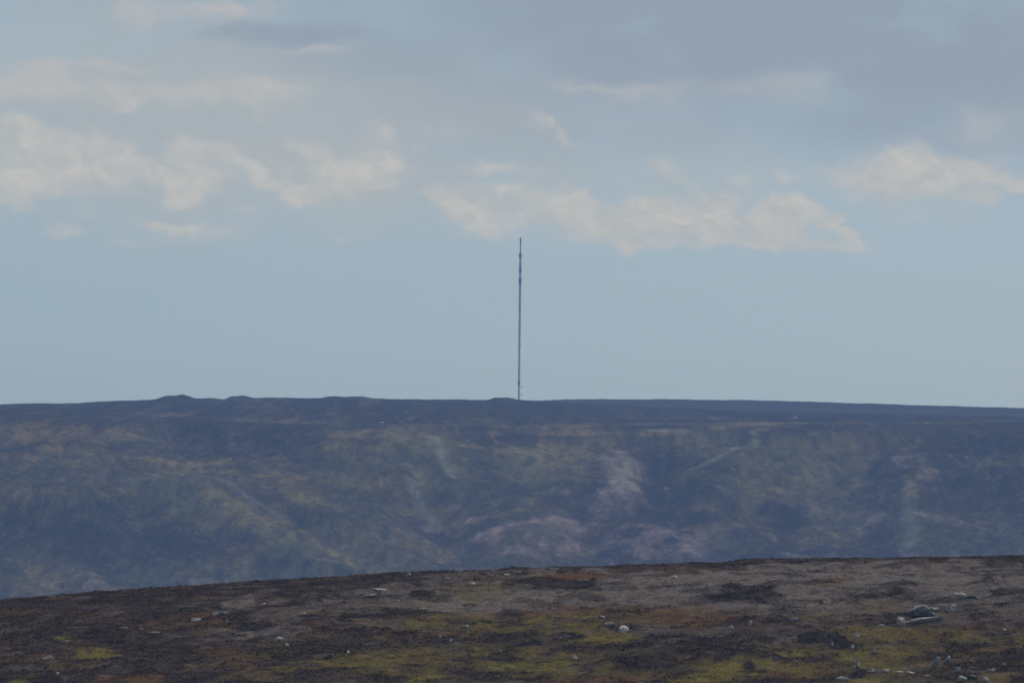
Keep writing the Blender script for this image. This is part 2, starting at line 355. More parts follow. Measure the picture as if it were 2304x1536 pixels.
NEARP = [
    (1250, 1490, 700, 60, 0, 'olive', .5), (900, 1450, 300, 40, 0, 'olive', .45), (1950, 1470, 420, 70, 0, 'olive', .5), (1500, 1400, 500, 18, 0, 'rust', .35), (2000, 1400, 400, 40, 0, 'rust', .3),
    # px, py, rx, ry, rot, kind, strength
    (1500, 1320, 750, 48, -2, 'ash', .75), (1950, 1300, 520, 50, -1, 'ash', .85), (1250, 1345, 330, 28, -3, 'ash', .65), (900, 1340, 160, 40, 0, 'ash2', .6), (1000, 1300, 180, 18, -4, 'ash2', .7),
    (700, 1380, 200, 22, -4, 'ash2', .6), (560, 1430, 120, 18, 0, 'ash', .4), (480, 1330, 300, 24, -4, 'heather2', .7), (620, 1425, 90, 22, 0, 'ash', .55), (820, 1400, 90, 20, 0, 'ash', .5),
    (2150, 1370, 250, 50, 0, 'ash2', .75), (1900, 1380, 250, 24, 0, 'ash', .5), (1750, 1420, 200, 26, 0, 'ash2', .5), (1850, 1365, 140, 16, 0, 'ash', .6),
    (1270, 1303, 130, 11, -4, 'rust', .85), (1130, 1302, 90, 14, -3, 'rust', .5), (1090, 1330, 120, 22, 0, 'olive', .6), (1230, 1316, 100, 16, 0, 'heather2', .85), (1290, 1318, 60, 14, 0, 'heather', .5),
    (1900, 1271, 160, 4, -1, 'rust', .3), (1880, 1308, 80, 12, -10, 'rust', .45), (2040, 1270, 120, 4, 0, 'rust', .25),
    (1690, 1332, 105, 20, 2, 'heather', .95), (1620, 1348, 60, 7, 0, 'black', .7), (1640, 1328, 40, 12, 0, 'heather', .9), (1500, 1322, 70, 8, -4, 'heather2', .7), (2015, 1332, 32, 9, 0, 'black', .7), (2230, 1253, 130, 3, 0, 'black', .8),
    (1595, 1343, 16, 5, 0, 'black', .9), (1800, 1293, 40, 4, 0, 'black', .5), (1750, 1258, 90, 3, -1, 'black', .7), (2000, 1255, 200, 2.5, -1, 'black', .7), (2225, 1265, 16, 5, 0, 'black', .7),
    (1300, 1378, 380, 16, -2, 'rust', .55), (1000, 1395, 260, 18, -3, 'olive', .55), (1350, 1392, 420, 18, 0, 'olive', .45), (1560, 1388, 150, 10, 0, 'rust', .7), (1400, 1376, 60, 10, 0, 'rust', .8), (1180, 1405, 260, 22, 0, 'olive', .75),
    (850, 1395, 80, 12, -6, 'rust', .5), (760, 1420, 60, 12, 0, 'rust', .5), (700, 1405, 40, 10, 0, 'rust', .5), (1600, 1420, 120, 20, 0, 'ash2', .5), (1470, 1415, 60, 22, 0, 'ash2', .6),
    (1380, 1430, 75, 18, -4, 'lime', .75), (1340, 1420, 110, 22, 0, 'olive', .6), (1190, 1480, 130, 14, -6, 'lime', .6), (1170, 1500, 110, 14, -4, 'lime', .65), (960, 1528, 60, 12, -8, 'lime', .85), (820, 1485, 120, 22, 0, 'olive', .7), (900, 1470, 60, 9, 0, 'lime', .4),
    (790, 1510, 60, 8, 0, 'lime', .35), (1050, 1440, 200, 14, 0, 'olive', .5), (1150, 1462, 60, 9, 0, 'olive', .6), (1380, 1520, 140, 14, -3, 'rust', .55), (1350, 1505, 60, 10, 0, 'straw', .35), (1530, 1490, 80, 10, 0, 'rust', .3),
    (210, 1470, 55, 13, 2, 'lime', .8), (190, 1460, 30, 9, 0, 'rust', .4), (142, 1437, 24, 5, 0, 'lime', .8), (50, 1523, 60, 14, -20, 'lime', .5), (385, 1488, 22, 12, 0, 'lime', .4), (260, 1522, 60, 9, 0, 'rust', .55), (340, 1525, 40, 6, 0, 'rust', .4),
    (240, 1495, 40, 9, 0, 'rust', .3), (600, 1520, 60, 14, 0, 'rust', .4), (450, 1430, 30, 6, 0, 'rust', .5), (640, 1505, 40, 12, 0, 'olive', .5), (90, 1408, 160, 10, -2, 'rust', .25), (530, 1415, 40, 7, 0, 'rust', .4), (720, 1500, 30, 10, 0, 'lime', .3),
    (1640, 1500, 150, 16, -6, 'lime', .7), (1600, 1518, 70, 9, -4, 'lime', .75), (1740, 1478, 90, 14, -8, 'lime', .55), (1800, 1462, 60, 10, -8, 'lime', .65), (1930, 1466, 50, 12, -6, 'lime', .75), (1810, 1392, 32, 8, 0, 'lime', .5), (1890, 1355, 30, 7, 0, 'lime', .3),
    (1660, 1385, 60, 8, 0, 'rust', .5), (1620, 1400, 160, 10, 0, 'rust', .35), (1960, 1420, 110, 14, 0, 'olive', .6), (2100, 1430, 160, 18, 0, 'olive', .5), (1950, 1375, 130, 10, 0, 'rust', .4), (2150, 1460, 110, 12, 0, 'rust', .35), (2080, 1415, 60, 10, 0, 'lime', .3),
    (1850, 1500, 200, 16, 0, 'olive', .6), (2000, 1485, 160, 20, 0, 'olive', .6), (2230, 1440, 110, 22, 0, 'olive', .4), (1955, 1530, 60, 8, 0, 'lime', .8), (2170, 1485, 40, 10, -20, 'rust', .4), (2280, 1375, 60, 14, 0, 'rust', .3), (2240, 1520, 60, 12, 0, 'olive', .7),
    (1560, 1465, 190, 16, 2, 'heather', .9), (1480, 1480, 120, 22, 0, 'heather', .85), (1300, 1432, 34, 8, 0, 'black', .9), (1120, 1433, 90, 8, 0, 'black', .75), (1180, 1446, 60, 6, 0, 'black', .7), (1000, 1442, 60, 8, 0, 'black', .6), (1040, 1412, 40, 8, -20, 'black', .6), (850, 1450, 40, 12, 0, 'heather', .7),
    (1510, 1435, 60, 12, 0, 'black', .6), (1620, 1445, 60, 14, 0, 'heather', .8), (1080, 1510, 90, 16, 0, 'heather2', .8), (920, 1500, 40, 12, 0, 'heather', .7), (870, 1528, 40, 12, 0, 'heather', .6), (700, 1465, 130, 20, 0, 'heather', .7), (1350, 1480, 50, 9, 0, 'heather', .6),
    (1820, 1432, 40, 10, -10, 'black', .9), (1870, 1440, 40, 8, 0, 'black', .8), (1900, 1450, 40, 9, 0, 'black', .8), (1750, 1477, 14, 6, 0, 'black', .9), (1690, 1492, 18, 8, 0, 'black', .9), (1640, 1475, 40, 9, 0, 'heather', .8), (1920, 1520, 40, 9, -20, 'black', .9),
    (2060, 1385, 60, 9, 0, 'black', .8), (2060, 1405, 60, 8, 0, 'black', .7), (2000, 1390, 20, 12, 0, 'black', .7), (1730, 1530, 120, 9, 0, 'heather', .7), (2120, 1350, 50, 7, 0, 'black', .5), (2190, 1500, 60, 14, 0, 'heather', .7), (2280, 1480, 50, 26, 0, 'heather', .7), (2100, 1475, 40, 10, 0, 'heather', .7),  # black beside the long slab: shade under the rock, painted into the ground
    (560, 1412, 50, 6, -6, 'black', .7), (790, 1385, 100, 4, -1, 'black', .7), (690, 1388, 25, 5, 0, 'black', .8), (550, 1387, 30, 4, 0, 'black', .6), (870, 1338, 50, 8, 0, 'black', .5), (960, 1336, 40, 7, 0, 'heather', .7), (530, 1335, 16, 5, 0, 'black', .6), (1060, 1358, 20, 3, 0, 'black', .7),
]
def near_col(x, y, z):
    n = fbm(x, y, 11, 5, 61, .6)[:, None]; n2 = fbm(x, y, 3.2, 4, 67, .6)[:, None]
    col = C['heather'] * (1 - n) * 1.1 + C['heather2'] * n * 1.1
    rs = fbm(x, y, 7, 4, 63)[:, None]
    col = col + (C['rust'] - col) * sstep(.56, .74, rs) * .45
    col = paint(x, y, col.astype(np.float32), NEARP, at_near, 71)
    col = col + (C['heather'] - col) * (sstep(.54, .64, n2) * .6) + (C['ash'] - col) * (sstep(.60, .76, fbm(x, y, 2.1, 3, 64, .6)[:, None]) * .28)
    col = col + (C['lime'] - col) * (sstep(.60, .74, fbm(x, y, 5, 4, 69)[:, None]) * .22 * sstep(675, 640, np.hypot(x, y))[:, None])
    return np.clip(col * (0.72 + 0.56 * fbm(x, y, .8, 2, 60)[:, None]), .012, .5)

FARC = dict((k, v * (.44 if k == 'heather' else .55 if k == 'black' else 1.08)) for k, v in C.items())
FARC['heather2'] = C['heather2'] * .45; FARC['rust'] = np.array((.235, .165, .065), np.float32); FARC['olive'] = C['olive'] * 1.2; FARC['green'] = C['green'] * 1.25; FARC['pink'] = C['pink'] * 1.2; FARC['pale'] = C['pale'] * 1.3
FARP = [
    (1250, 1225, 190, 50, 0, 'pink', .32), (1480, 1225, 150, 40, -4, 'pink', .38), (1000, 1225, 150, 30, 10, 'ash2', .4), (2100, 1165, 240, 14, 0, 'pink', .3), (1395, 1095, 58, 70, 0, 'ash', .55), (1385, 1135, 62, 36, 0, 'pink', .5), (1460, 1222, 130, 22, -4, 'pink', .45), (1190, 1205, 130, 14, -6, 'pink', .4), (480, 1040, 190, 12, 3, 'straw', .45), (100, 965, 150, 16, 0, 'straw', .35), (640, 1120, 160, 20, 10, 'straw', .35),
    (400, 1135, 200, 30, 14, 'olive', .4), (850, 1080, 220, 40, 6, 'olive', .3),
    (1230, 958, 170, 5, 0, 'straw', .55), (1420, 953, 260, 3, 0, 'ash2', .6), (1560, 940, 220, 3, 0, 'ash2', .35), (980, 955, 160, 3, 0, 'straw', .5), (600, 948, 220, 3, 2, 'ash2', .55), (480, 938, 160, 3, 2, 'ash2', .4), (1250, 985, 200, 4, 0, 'black', .5), (1330, 970, 110, 3, 0, 'black', .6),
    (1750, 952, 120, 3, 0, 'straw', .6), (1640, 961, 60, 5, 0, 'straw', .6), (1730, 972, 60, 8, -25, 'black', .7), (1780, 966, 50, 6, 10, 'black', .7), (1850, 975, 40, 4, 0, 'straw', .5), (2000, 955, 200, 3, 0, 'ash2', .35), (1880, 940, 220, 3, 0, 'black', .6), (2150, 952, 150, 3, 0, 'olive', .4),
    (650, 975, 120, 10, 4, 'heather2', .6), (760, 1000, 100, 16, 0, 'olive', .35), (1210, 1045, 110, 40, 0, 'olive', .5), (1800, 1040, 100, 30, 0, 'olive', .45), (560, 1055, 200, 10, 3, 'rust', .3), (700, 1150, 160, 30, 12, 'olive', .4), (480, 1185, 150, 26, 20, 'olive', .4), (200, 1230, 260, 50, 0, 'heather', .7), (330, 1200, 200, 26, 8, 'heather', .6),  # wide dark heather at the left also puts the spur face's shade into colour
    (650, 1245, 40, 22, 30, 'heather', .7), (560, 1100, 120, 7, 10, 'heather', .7), (760, 1090, 60, 10, 0, 'heather', .7),
    (110, 968, 160, 20, -2, 'rust', .75), (60, 990, 90, 16, 0, 'rust', .5), (130, 975, 70, 12, 8, 'straw', .35), (50, 1036, 90, 11, 2, 'rust', .65), (130, 1010, 60, 10, 0, 'olive', .5), (280, 982, 60, 10, 3, 'olive', .5),
    (440, 1040, 120, 13, 3, 'lime', .75), (400, 1040, 60, 14, 0, 'straw', .4), (560, 1048, 80, 12, 4, 'rust', .5), (620, 1052, 60, 9, 0, 'lime', .4), (480, 1070, 160, 16, 6, 'olive', .6), (350, 1078, 26, 6, 20, 'pale', .8), (385, 1092, 26, 5, 15, 'pale', .8),
    (160, 1110, 26, 5, 10, 'straw', .5), (130, 1158, 200, 11, 1, 'straw', .55), (90, 1165, 160, 10, 0, 'rust', .5), (470, 1120, 160, 18, 14, 'pink', .28), (620, 1090, 130, 26, 10, 'olive', .5), (440, 1150, 160, 30, 20, 'green', .75), (560, 1190, 150, 26, 28, 'olive', .75),
    (640, 1205, 140, 14, 32, 'straw', .55), (730, 1245, 120, 11, 33, 'lime', .75), (800, 1280, 90, 10, 30, 'straw', .6), (700, 1130, 110, 18, 5, 'lime', .5), (740, 1120, 60, 12, 0, 'straw', .35), (790, 1165, 50, 9, 0, 'rust', .45), (620, 1240, 90, 22, 35, 'green', .6), (520, 1290, 140, 20, 8, 'green', .55),
    (100, 1300, 90, 34, 30, 'olive', .5), (230, 1330, 90, 20, 20, 'ash2', .7), (340, 1300, 110, 14, 30, 'green', .6), (430, 1310, 140, 12, 5, 'ash2', .4), (60, 1240, 40, 16, 20, 'green', .5), (240, 1195, 60, 18, 30, 'green', .4), (740, 1290, 40, 7, 8, 'pink', .5), (20, 1330, 60, 12, 0, 'ash2', .6),
    (720, 950, 190, 7, 2, 'olive', .3), (880, 975, 170, 12, 3, 'olive', .6), (940, 965, 100, 7, 0, 'ash2', .5), (900, 1010, 90, 18, 0, 'green', .6), (850, 1000, 130, 12, 0, 'olive', .4), (1050, 1010, 60, 8, 0, 'olive', .75), (1060, 975, 120, 6, 0, 'ash2', .5), (1180, 965, 60, 5, 0, 'straw', .5),
    (1290, 967, 60, 5, 0, 'straw', .6), (1300, 975, 130, 7, 0, 'olive', .6), (1500, 968, 60, 6, 0, 'pale', .75), (1470, 975, 110, 7, 0, 'olive', .5), (1680, 955, 90, 4, 0, 'straw', .5), (1720, 965, 50, 5, -6, 'straw', .5), (1900, 950, 60, 4, 0, 'olive', .4), (1560, 957, 60, 4, 0, 'olive', .4),
    (1240, 1035, 130, 40, 0, 'olive', .65), (1200, 1060, 120, 30, 0, 'green', .55), (1330, 1050, 60, 40, 0, 'ash2', .4), (1395, 1075, 52, 52, 0, 'ash', .75), (1400, 1110, 48, 48, 0, 'ash', .65), (1390, 1060, 40, 30, 0, 'pale', .5), (1380, 1140, 56, 24, 0, 'pink', .35),
    (1240, 1125, 60, 9, 0, 'ash2', .6), (1110, 1145, 60, 10, 4, 'ash2', .5), (1140, 1150, 90, 14, 0, 'green', .5), (1180, 1170, 90, 12, 0, 'lime', .45), (1040, 1050, 60, 18, 40, 'olive', .4), (950, 1060, 100, 40, 0, 'green', .3), (880, 1075, 120, 20, 0, 'olive', .4), (920, 1050, 40, 9, 0, 'straw', .3),
    (930, 1090, 14, 26, -30, 'ash2', .6), (970, 1140, 14, 20, -35, 'ash2', .5), (1025, 1135, 18, 10, 0, 'pink', .5), (1070, 1170, 30, 5, 0, 'pink', .5), (960, 1160, 40, 8, 10, 'ash2', .6), (1010, 1095, 40, 14, 20, 'straw', .3), (880, 1225, 60, 6, 0, 'pink', .4), (990, 1225, 50, 18, 30, 'olive', .5), (1000, 1235, 30, 8, 25, 'pink', .4),
    (1200, 1200, 110, 9, -8, 'pink', .65), (1130, 1215, 60, 11, -25, 'pink', .55), (1110, 1240, 30, 18, -50, 'pink', .6), (1180, 1270, 70, 12, 0, 'pink', .5), (1320, 1185, 60, 12, -30, 'pink', .65), (1290, 1225, 25, 30, 30, 'pink', .6), (1260, 1250, 60, 10, 0, 'pink', .4), (1250, 1215, 60, 12, 0, 'green', .5), (1200, 1235, 60, 12, 0, 'olive', .35),
    (1450, 1190, 60, 7, 0, 'pink', .45), (1470, 1215, 120, 14, -5, 'pink', .6), (1540, 1230, 60, 22, -30, 'pink', .65), (1440, 1250, 70, 12, 0, 'pink', .5), (1590, 1245, 50, 8, -20, 'pink', .4), (1560, 1180, 80, 12, 0, 'ash2', .5), (1520, 1275, 60, 6, -10, 'ash', .5), (1370, 1275, 60, 8, 0, 'ash2', .5),
    (1420, 1208, 24, 12, 0, 'black', .8), (1510, 1224, 26, 9, -15, 'black', .9), (1370, 1250, 45, 24, 0, 'heather', .8), (1280, 1205, 24, 8, 0, 'black', .6), (1500, 1055, 32, 36, 0, 'heather', .8), (1490, 1110, 40, 20, 0, 'heather', .8), (1500, 1085, 9, 6, 40, 'pink', .6), (1570, 1045, 70, 16, -12, 'green', .7), (1640, 1025, 70, 8, -20, 'ash2', .4),
    (1780, 1040, 120, 35, 0, 'green', .55), (1800, 1060, 110, 35, 10, 'olive', .4), (1700, 1090, 120, 18, 10, 'olive', .45), (1850, 1120, 60, 22, 0, 'ash2', .5), (1770, 1090, 60, 12, 0, 'ash2', .3), (1590, 1130, 60, 14, 0, 'olive', .45), (1620, 1100, 40, 10, 0, 'ash2', .3), (1560, 1085, 50, 14, 0, 'heather', .7), (1770, 1140, 60, 24, 20, 'heather', .8),
    (1720, 1148, 32, 3, 35, 'straw', .5), (1660, 1170, 60, 8, 0, 'olive', .4), (1790, 1190, 60, 12, 0, 'olive', .4), (1840, 1240, 80, 12, -10, 'pale', .45), (1780, 1255, 60, 9, 0, 'olive', .5), (1880, 1165, 60, 9, 0, 'ash2', .5), (1900, 1180, 50, 14, 0, 'olive', .6), (1975, 1162, 34, 10, 0, 'pink', .7), (1925, 1175, 22, 6, 0, 'pink', .5), (2050, 1245, 30, 9, 10, 'pink', .4), (2150, 1240, 16, 10, 0, 'pink', .4),
    (2050, 1045, 45, 20, 0, 'ash', .5), (2080, 1070, 30, 30, 0, 'ash2', .6), (2060, 1110, 30, 30, 20, 'olive', .5), (2030, 1060, 40, 10, 0, 'pink', .3), (2050, 1200, 40, 40, 10, 'green', .5), (2180, 1165, 110, 5, 1, 'pink', .5), (2220, 1172, 90, 5, 1, 'pink', .4), (2120, 1165, 60, 5, 0, 'pink', .4), (2200, 1150, 110, 14, 0, 'olive', .35), (2190, 1050, 45, 18, 0, 'green', .4), (2280, 1075, 60, 26, 0, 'rust', .22),
    (2250, 1040, 60, 14, 0, 'olive', .3), (2050, 965, 170, 8, 0, 'ash2', .25), (2250, 945, 60, 3, 0, 'olive', .4), (1650, 1230, 110, 20, 0, 'green', .5),
]
def far_col(x, y, z):
    r = np.hypot(x, y); C = FARC; yy = tex_far(r)
    def lay(col, name, lo, hi, sc_, seed, a, m=1.0, yv=None):
        f = sstep(lo, hi, fbm(x, yy if yv is None else yv, sc_, 7, seed, .72)) * a * m
        return col + (C[name] - col) * f[:, None]
    n = fbm(x, yy, 60, 5, 81, .55)[:, None]
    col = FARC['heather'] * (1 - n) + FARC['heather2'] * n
    slope = sstep(3450, 3650, r) * (1 - sstep(4080, 4250, r)); plat = sstep(4150, 4300, r)
    col = lay(col, 'green', .46, .60, 75, 83, .45, slope)
    col = lay(col, 'olive', .50, .62, 34, 85, .34, slope)
    col = lay(col, 'ash2', .54, .66, 22, 87, .25, slope)
    col = lay(col, 'straw', .58, .70, 14, 88, .20, slope)
    col = lay(col, 'olive', .54, .66, 45, 89, .2, plat * (1 - sstep(4700, 4900, r)))
    col = lay(col, 'ash2', .57, .70, 28, 93, .30, plat)
    col = lay(col, 'straw', .60, .70, 18, 94, .30, plat * (1 - sstep(4350, 4600, r)))
    col = paint(x, y, col.astype(np.float32), FARP, at_far, 91, C)
    col = lay(col, 'heather', .52, .62, 12, 95, .34)
    col = lay(col, 'ash', .60, .70, 5, 96, .18, slope)
    col = lay(col, 'heather', .56, .60, 9, 101, .36, slope)
    col = lay(col, 'black', .60, .64, 5, 103, .40, slope)
    col = lay(col, 'pale', .68, .72, 3.5, 105, .35, slope)
    for q, (T, k, wd) in enumerate(((TRACKS[0], .9, 3.6), (TRACKS[1], .6, 3), (TRACKS[2], .5, 3), (TRACKS[3], .5, 3), (TRACKS[4], .5, 3.5))):
        tr, _ = poly_dist(x + 5 * (wob(x, yy) - .5), y, T); col = col + (C['pale'] - col) * (k * np.exp(-(tr / wd) ** 2))[:, None]
    return np.clip(col * (0.30 + 1.4 * fbm(x, yy, 4.0, 4, 97, .85)[:, None]), .010, .6)
def wob(x, y): return fbm(x, y, 14, 3, 131)
TRACKS = [[tuple(at_far(*p)[:2]) for p in L] for L in (
    [(975, 985), (990, 1008), (1000, 1035), (1012, 1055), (1030, 1075)],
    [(1700, 990), (1690, 1010), (1640, 1025), (1600, 1035), (1560, 1045)],
    [(340, 1078), (400, 1102), (470, 1120), (560, 1142), (640, 1175)],
    [(925, 1070), (940, 1100), (965, 1135), (990, 1165)], [(2045, 1100), (2040, 1140), (2050, 1190), (2040, 1230)])]

def ridge_col(x, y, z):
    n = fbm(x, y, 60, 4, 99, .6)[:, None]
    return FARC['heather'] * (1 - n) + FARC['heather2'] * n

def ground_mat(name, bump_scale, bump_dist, var=0.35, fine=1.0):
    m = bpy.data.materials.new(name); m.use_nodes = True
    t = m.node_tree; t.nodes.clear(); b = NB(t)
    at = b.n('ShaderNodeAttribute', attribute_name='tint')
    g = b.n('ShaderNodeNewGeometry')
    n1 = b.noise(g.outputs['Position'], fine, 4, 0.65)
    k = b.rng(n1, 0.25, 0.75, 1 - var, 1 + var, 'LINEAR')
    colr = b.v('MULTIPLY', at.outputs['Color'], (1, 1, 1))
    cx = b.n('ShaderNodeCombineXYZ'); [b.put(cx.inputs[i], k) for i in range(3)]
    colr = b.v('MULTIPLY', colr, cx.outputs[0])
    bs = b.n('ShaderNodeBsdfDiffuse'); b.put(bs.inputs[0], colr); bs.inputs[1].default_value = 1
    if bump_dist:
        bp = b.n('ShaderNodeBump'); bp.inputs['Strength'].default_value = 1; bp.inputs['Distance'].default_value = bump_dist
        b.put(bp.inputs['Height'], b.noise(g.outputs['Position'], bump_scale, 5, 0.6)); t.links.new(bp.outputs[0], bs.inputs['Normal'])
    o = b.n('ShaderNodeOutputMaterial'); t.links.new(bs.outputs[0], o.inputs[0])
    return m
def plain_mat(name, colour, rough=.8, metal=0, var=.2, scale=2.0, bump=0.0):
    m = bpy.data.materials.new(name); m.use_nodes = True
    t = m.node_tree; b = NB(t); p = t.nodes['Principled BSDF']
    tcn = b.n('ShaderNodeTexCoord')
    n1 = b.noise(tcn.outputs['Object'], scale, 5, .65)
    if bump: n1 = b.m('MULTIPLY', n1, b.rng(b.noise(tcn.outputs['Object'], scale * 2.7, 4, .7), .35, .6, .55, 1.15))
    a = tuple(c * (1 - var) for c in colour) + (1,); c2 = tuple(min(1, c * (1 + var)) for c in colour) + (1,)
    b.put(p.inputs['Base Color'], b.mix(b.rng(n1, .3, .7), a, c2))
    p.inputs['Roughness'].default_value = rough; p.inputs['Metallic'].default_value = metal
    if bump:
        bp = b.n('ShaderNodeBump'); bp.inputs['Distance'].default_value = bump
        b.put(bp.inputs['Height'], n1); t.links.new(bp.outputs[0], p.inputs['Normal'])
    return m

def structure(o): o['kind'] = 'structure'; return o
def axis(parts):
    out = []
    for a, b, n in parts: out += list(np.linspace(a, b, n, endpoint=False))
    return np.array(out + [parts[-1][1]])
D = math.radians
# near moor: fine where the photograph looks, coarse around
az_n = axis([(D(-60), D(-6), 60), (D(-6), D(6), 1150), (D(6), D(60), 60)])
r_n = axis([(3, 60, 16), (60, 570, 60), (570, 712, 420), (712, 900, 40), (900, 2300, 40)])
near_mesh = sector('moorland', az_n, r_n, near_h, near_col)
near_ob = structure(link('moorland', near_mesh, ground_mat('moor_soil', 3.5, .12, .4, 5.0)))
az_f = axis([(D(-17), D(-5), 60), (D(-5), D(5), 900), (D(5), D(17), 60)])
r_f = axis([(2050, 3560, 40), (3560, 4180, 400), (4180, 5080, 230), (5080, 6450, 20)])
hill_ob = structure(link('hillside', sector('hillside', az_f, r_f, far_h, far_col), ground_mat('dale_side', .35, 1.1, .3, .3)))
az_r = axis([(D(-20), D(-2), 60), (D(-2), D(5), 600), (D(5), D(20), 60)])
r_r = axis([(5000, 6000, 20), (6000, 6400, 60), (6400, 11200, 50)])
structure(link('distant_ridge', sector('distant_ridge', az_r, r_r, ridge_h, ridge_col), ground_mat('ridge_heather', .3, 1.0, .3, .2)))
# the floor of the dale: one sheet out to the horizon
G = 14000
gv = []; gn = 57
gx = np.linspace(-G, G, gn)
X, Y = np.meshgrid(gx, gx, indexing='ij'); X = X.ravel(); Y = Y.ravel()
gi = (np.arange(gn - 1)[:, None] * gn + np.arange(gn - 1)[None, :]).ravel()
gq = np.stack([gi, gi + gn, gi + gn + 1, gi + 1], 1)
gc = np.tile(C['green'], (len(X), 1)) * (0.6 + .8 * fbm(X, Y, 900, 3, 5)[:, None])
structure(link('ground', mesh_np('ground', np.stack([X, Y, -170 + 0 * X], 1), gq, gc), ground_mat('dale_floor', .02, 0, .3, .01)))

# ------------------------------------------------------------------ haze
def box_mesh(name, lo, hi):
    v = [(x, y, z) for x in (lo[0], hi[0]) for y in (lo[1], hi[1]) for z in (lo[2], hi[2])]
    f = [(0, 1, 3, 2), (4, 6, 7, 5), (0, 4, 5, 1), (2, 3, 7, 6), (0, 2, 6, 4), (1, 5, 7, 3)]
    me = bpy.data.meshes.new(name); me.from_pydata(v, [], f); me.update(); return me
hz = bpy.data.materials.new('haze_air'); hz.use_nodes = True
hz.node_tree.nodes.clear(); hb = NB(hz.node_tree)
pv = hb.n('ShaderNodeVolumePrincipled')
pv.inputs['Color'].default_value = (0.27, 0.49, 1.0, 1)
pv.inputs['Absorption Color'].default_value = (1, 1, 1, 1)
pv.inputs['Density'].default_value = 0.000084
pv.inputs['Anisotropy'].default_value = 0.15
ho = hb.n('ShaderNodeOutputMaterial'); hz.node_tree.links.new(pv.outputs[0], ho.inputs['Volume'])
haze = link('haze', box_mesh('haze', (-G - 50, -G - 50, -171.5), (G + 50, G + 50, 186)), hz)
haze['kind'] = 'stuff'; haze['label'] = 'pale blue haze filling the air over the moors'

# ------------------------------------------------------------------ heather and grass tufts on the near moor
rng = np.random.default_rng(7)
def tuft_field():
    N = 200000
    az = rng.uniform(D(-4.6), D(4.6), N); r = np.sqrt(rng.uniform(578 ** 2, 706 ** 2, N))
    x = np.sin(az) * r; y = np.cos(az) * r
    z = near_h(x, y); col = near_col(x, y, z)
    lum = col.mean(1)
    kind = fbm(x, y, 5, 3, 121)
    clump = fbm(x, y, 1.7, 2, 123)
    heath = lum < .11
    keep = rng.random(N) < np.where(heath, .95, .75) * (0.25 + 1.1 * clump)
    x, y, z, col, heath, clump = (q[keep] for q in (x, y, z, col, heath, clump)); n = len(x)
    K = 7
    size = rng.uniform(.06, .14, n) * np.where(heath, 1.25, .85) * (.6 + .9 * clump)
    th = rng.uniform(0, 2 * np.pi, (n, K)); ph = rng.uniform(.05, 1.0, (n, K))
    d = np.stack([np.cos(th) * np.cos(ph), np.sin(th) * np.cos(ph), np.sin(ph) * .9], 2)
    side = np.stack([-np.sin(th), np.cos(th), rng.uniform(-.5, .5, (n, K))], 2)
    base = np.stack([x, y, z - .02], 1)[:, None, :] + d * (size[:, None, None] * .25)
    L = (size[:, None] * rng.uniform(.8, 1.5, (n, K)))[:, :, None]
    wd = (size[:, None] * rng.uniform(.18, .34, (n, K)))[:, :, None]
    a = base - side * wd; b = base + side * wd; t = base + d * L
    Vt = np.stack([a, b, t], 2).reshape(-1, 3)
    Fc = np.arange(len(Vt)).reshape(-1, 3)
    tint = rng.uniform(.85, 1.5, (n, K, 1)) * rng.uniform(.85, 1.2, (n, 1, 1)) * np.ones((n, K, 3)) * (1 + rng.uniform(-.12, .12, (n, K, 3)))
    cc = np.repeat((col[:, None, :] * tint).reshape(-1, 3), 3, axis=0)
    o = link('heather', mesh_np('heather', Vt, Fc, np.clip(cc, .008, .5), smooth=False), ground_mat('heather_sprigs', 1, 0, .15, 4.0))
    o['kind'] = 'stuff'; o['label'] = 'low heather and moor grass covering the near slope'
tuft_field()

# ------------------------------------------------------------------ rocks
MAT = {
    'pale': plain_mat('pale_gritstone', (.38, .37, .34), .9, 0, .45, 2.5, .05),
    'white': plain_mat('bleached_stone', (.52, .51, .49), .85, 0, .25, 3.0, .04),
    'grey': plain_mat('grey_gritstone', (.23, .235, .23), .9, 0, .45, 2.5, .05),
    'dark': plain_mat('dark_stone', (.070, .082, .09), .95, 0, .35, 2.5, .05),
    'buff': plain_mat('yellowish_stone', (.48, .42, .26), .9, 0, .2, 3.0, .04),
    'pinkish': plain_mat('pinkish_stone', (.38, .28, .26), .9, 0, .2, 3.0, .04),
}
import bmesh
from mathutils import noise as mnoise
def rock_mesh(name, sx, sy, sz, seed, slab=False):
    rnd = random.Random(seed)
    bm = bmesh.new(); bmesh.ops.create_icosphere(bm, subdivisions=3, radius=1)
    planes = []
    for k in range(13):                                   # broken faces: clip the ball with random planes
        v = Vector((rnd.gauss(0, 1), rnd.gauss(0, 1), rnd.gauss(0, 1))).normalized(); planes.append((v, rnd.uniform(.38, .80)))
    if slab: planes += [(Vector((0, rnd.uniform(-.15, .15), 1)).normalized(), .55), (Vector((1, 0, .15)).normalized(), .9)]
    off = Vector((seed * 3.7, seed * 1.3, seed * 2.1))
    for v in bm.verts:
        c = v.co.copy()
        for nrm, dd in planes:
            e = c.dot(nrm) - dd
            if e > 0: c -= nrm * e
        j = 1 + .20 * mnoise.noise(c * 1.6 + off) + .13 * mnoise.noise(c * 4.1 + off)
        v.co = Vector((c.x * sx * j, c.y * sy * j, c.z * sz * j * (1 + .25 * mnoise.noise(Vector((c.x * 2.2, 0, 3)) + off))))
    me = bpy.data.meshes.new(name); bm.to_mesh(me); bm.free()
    return me
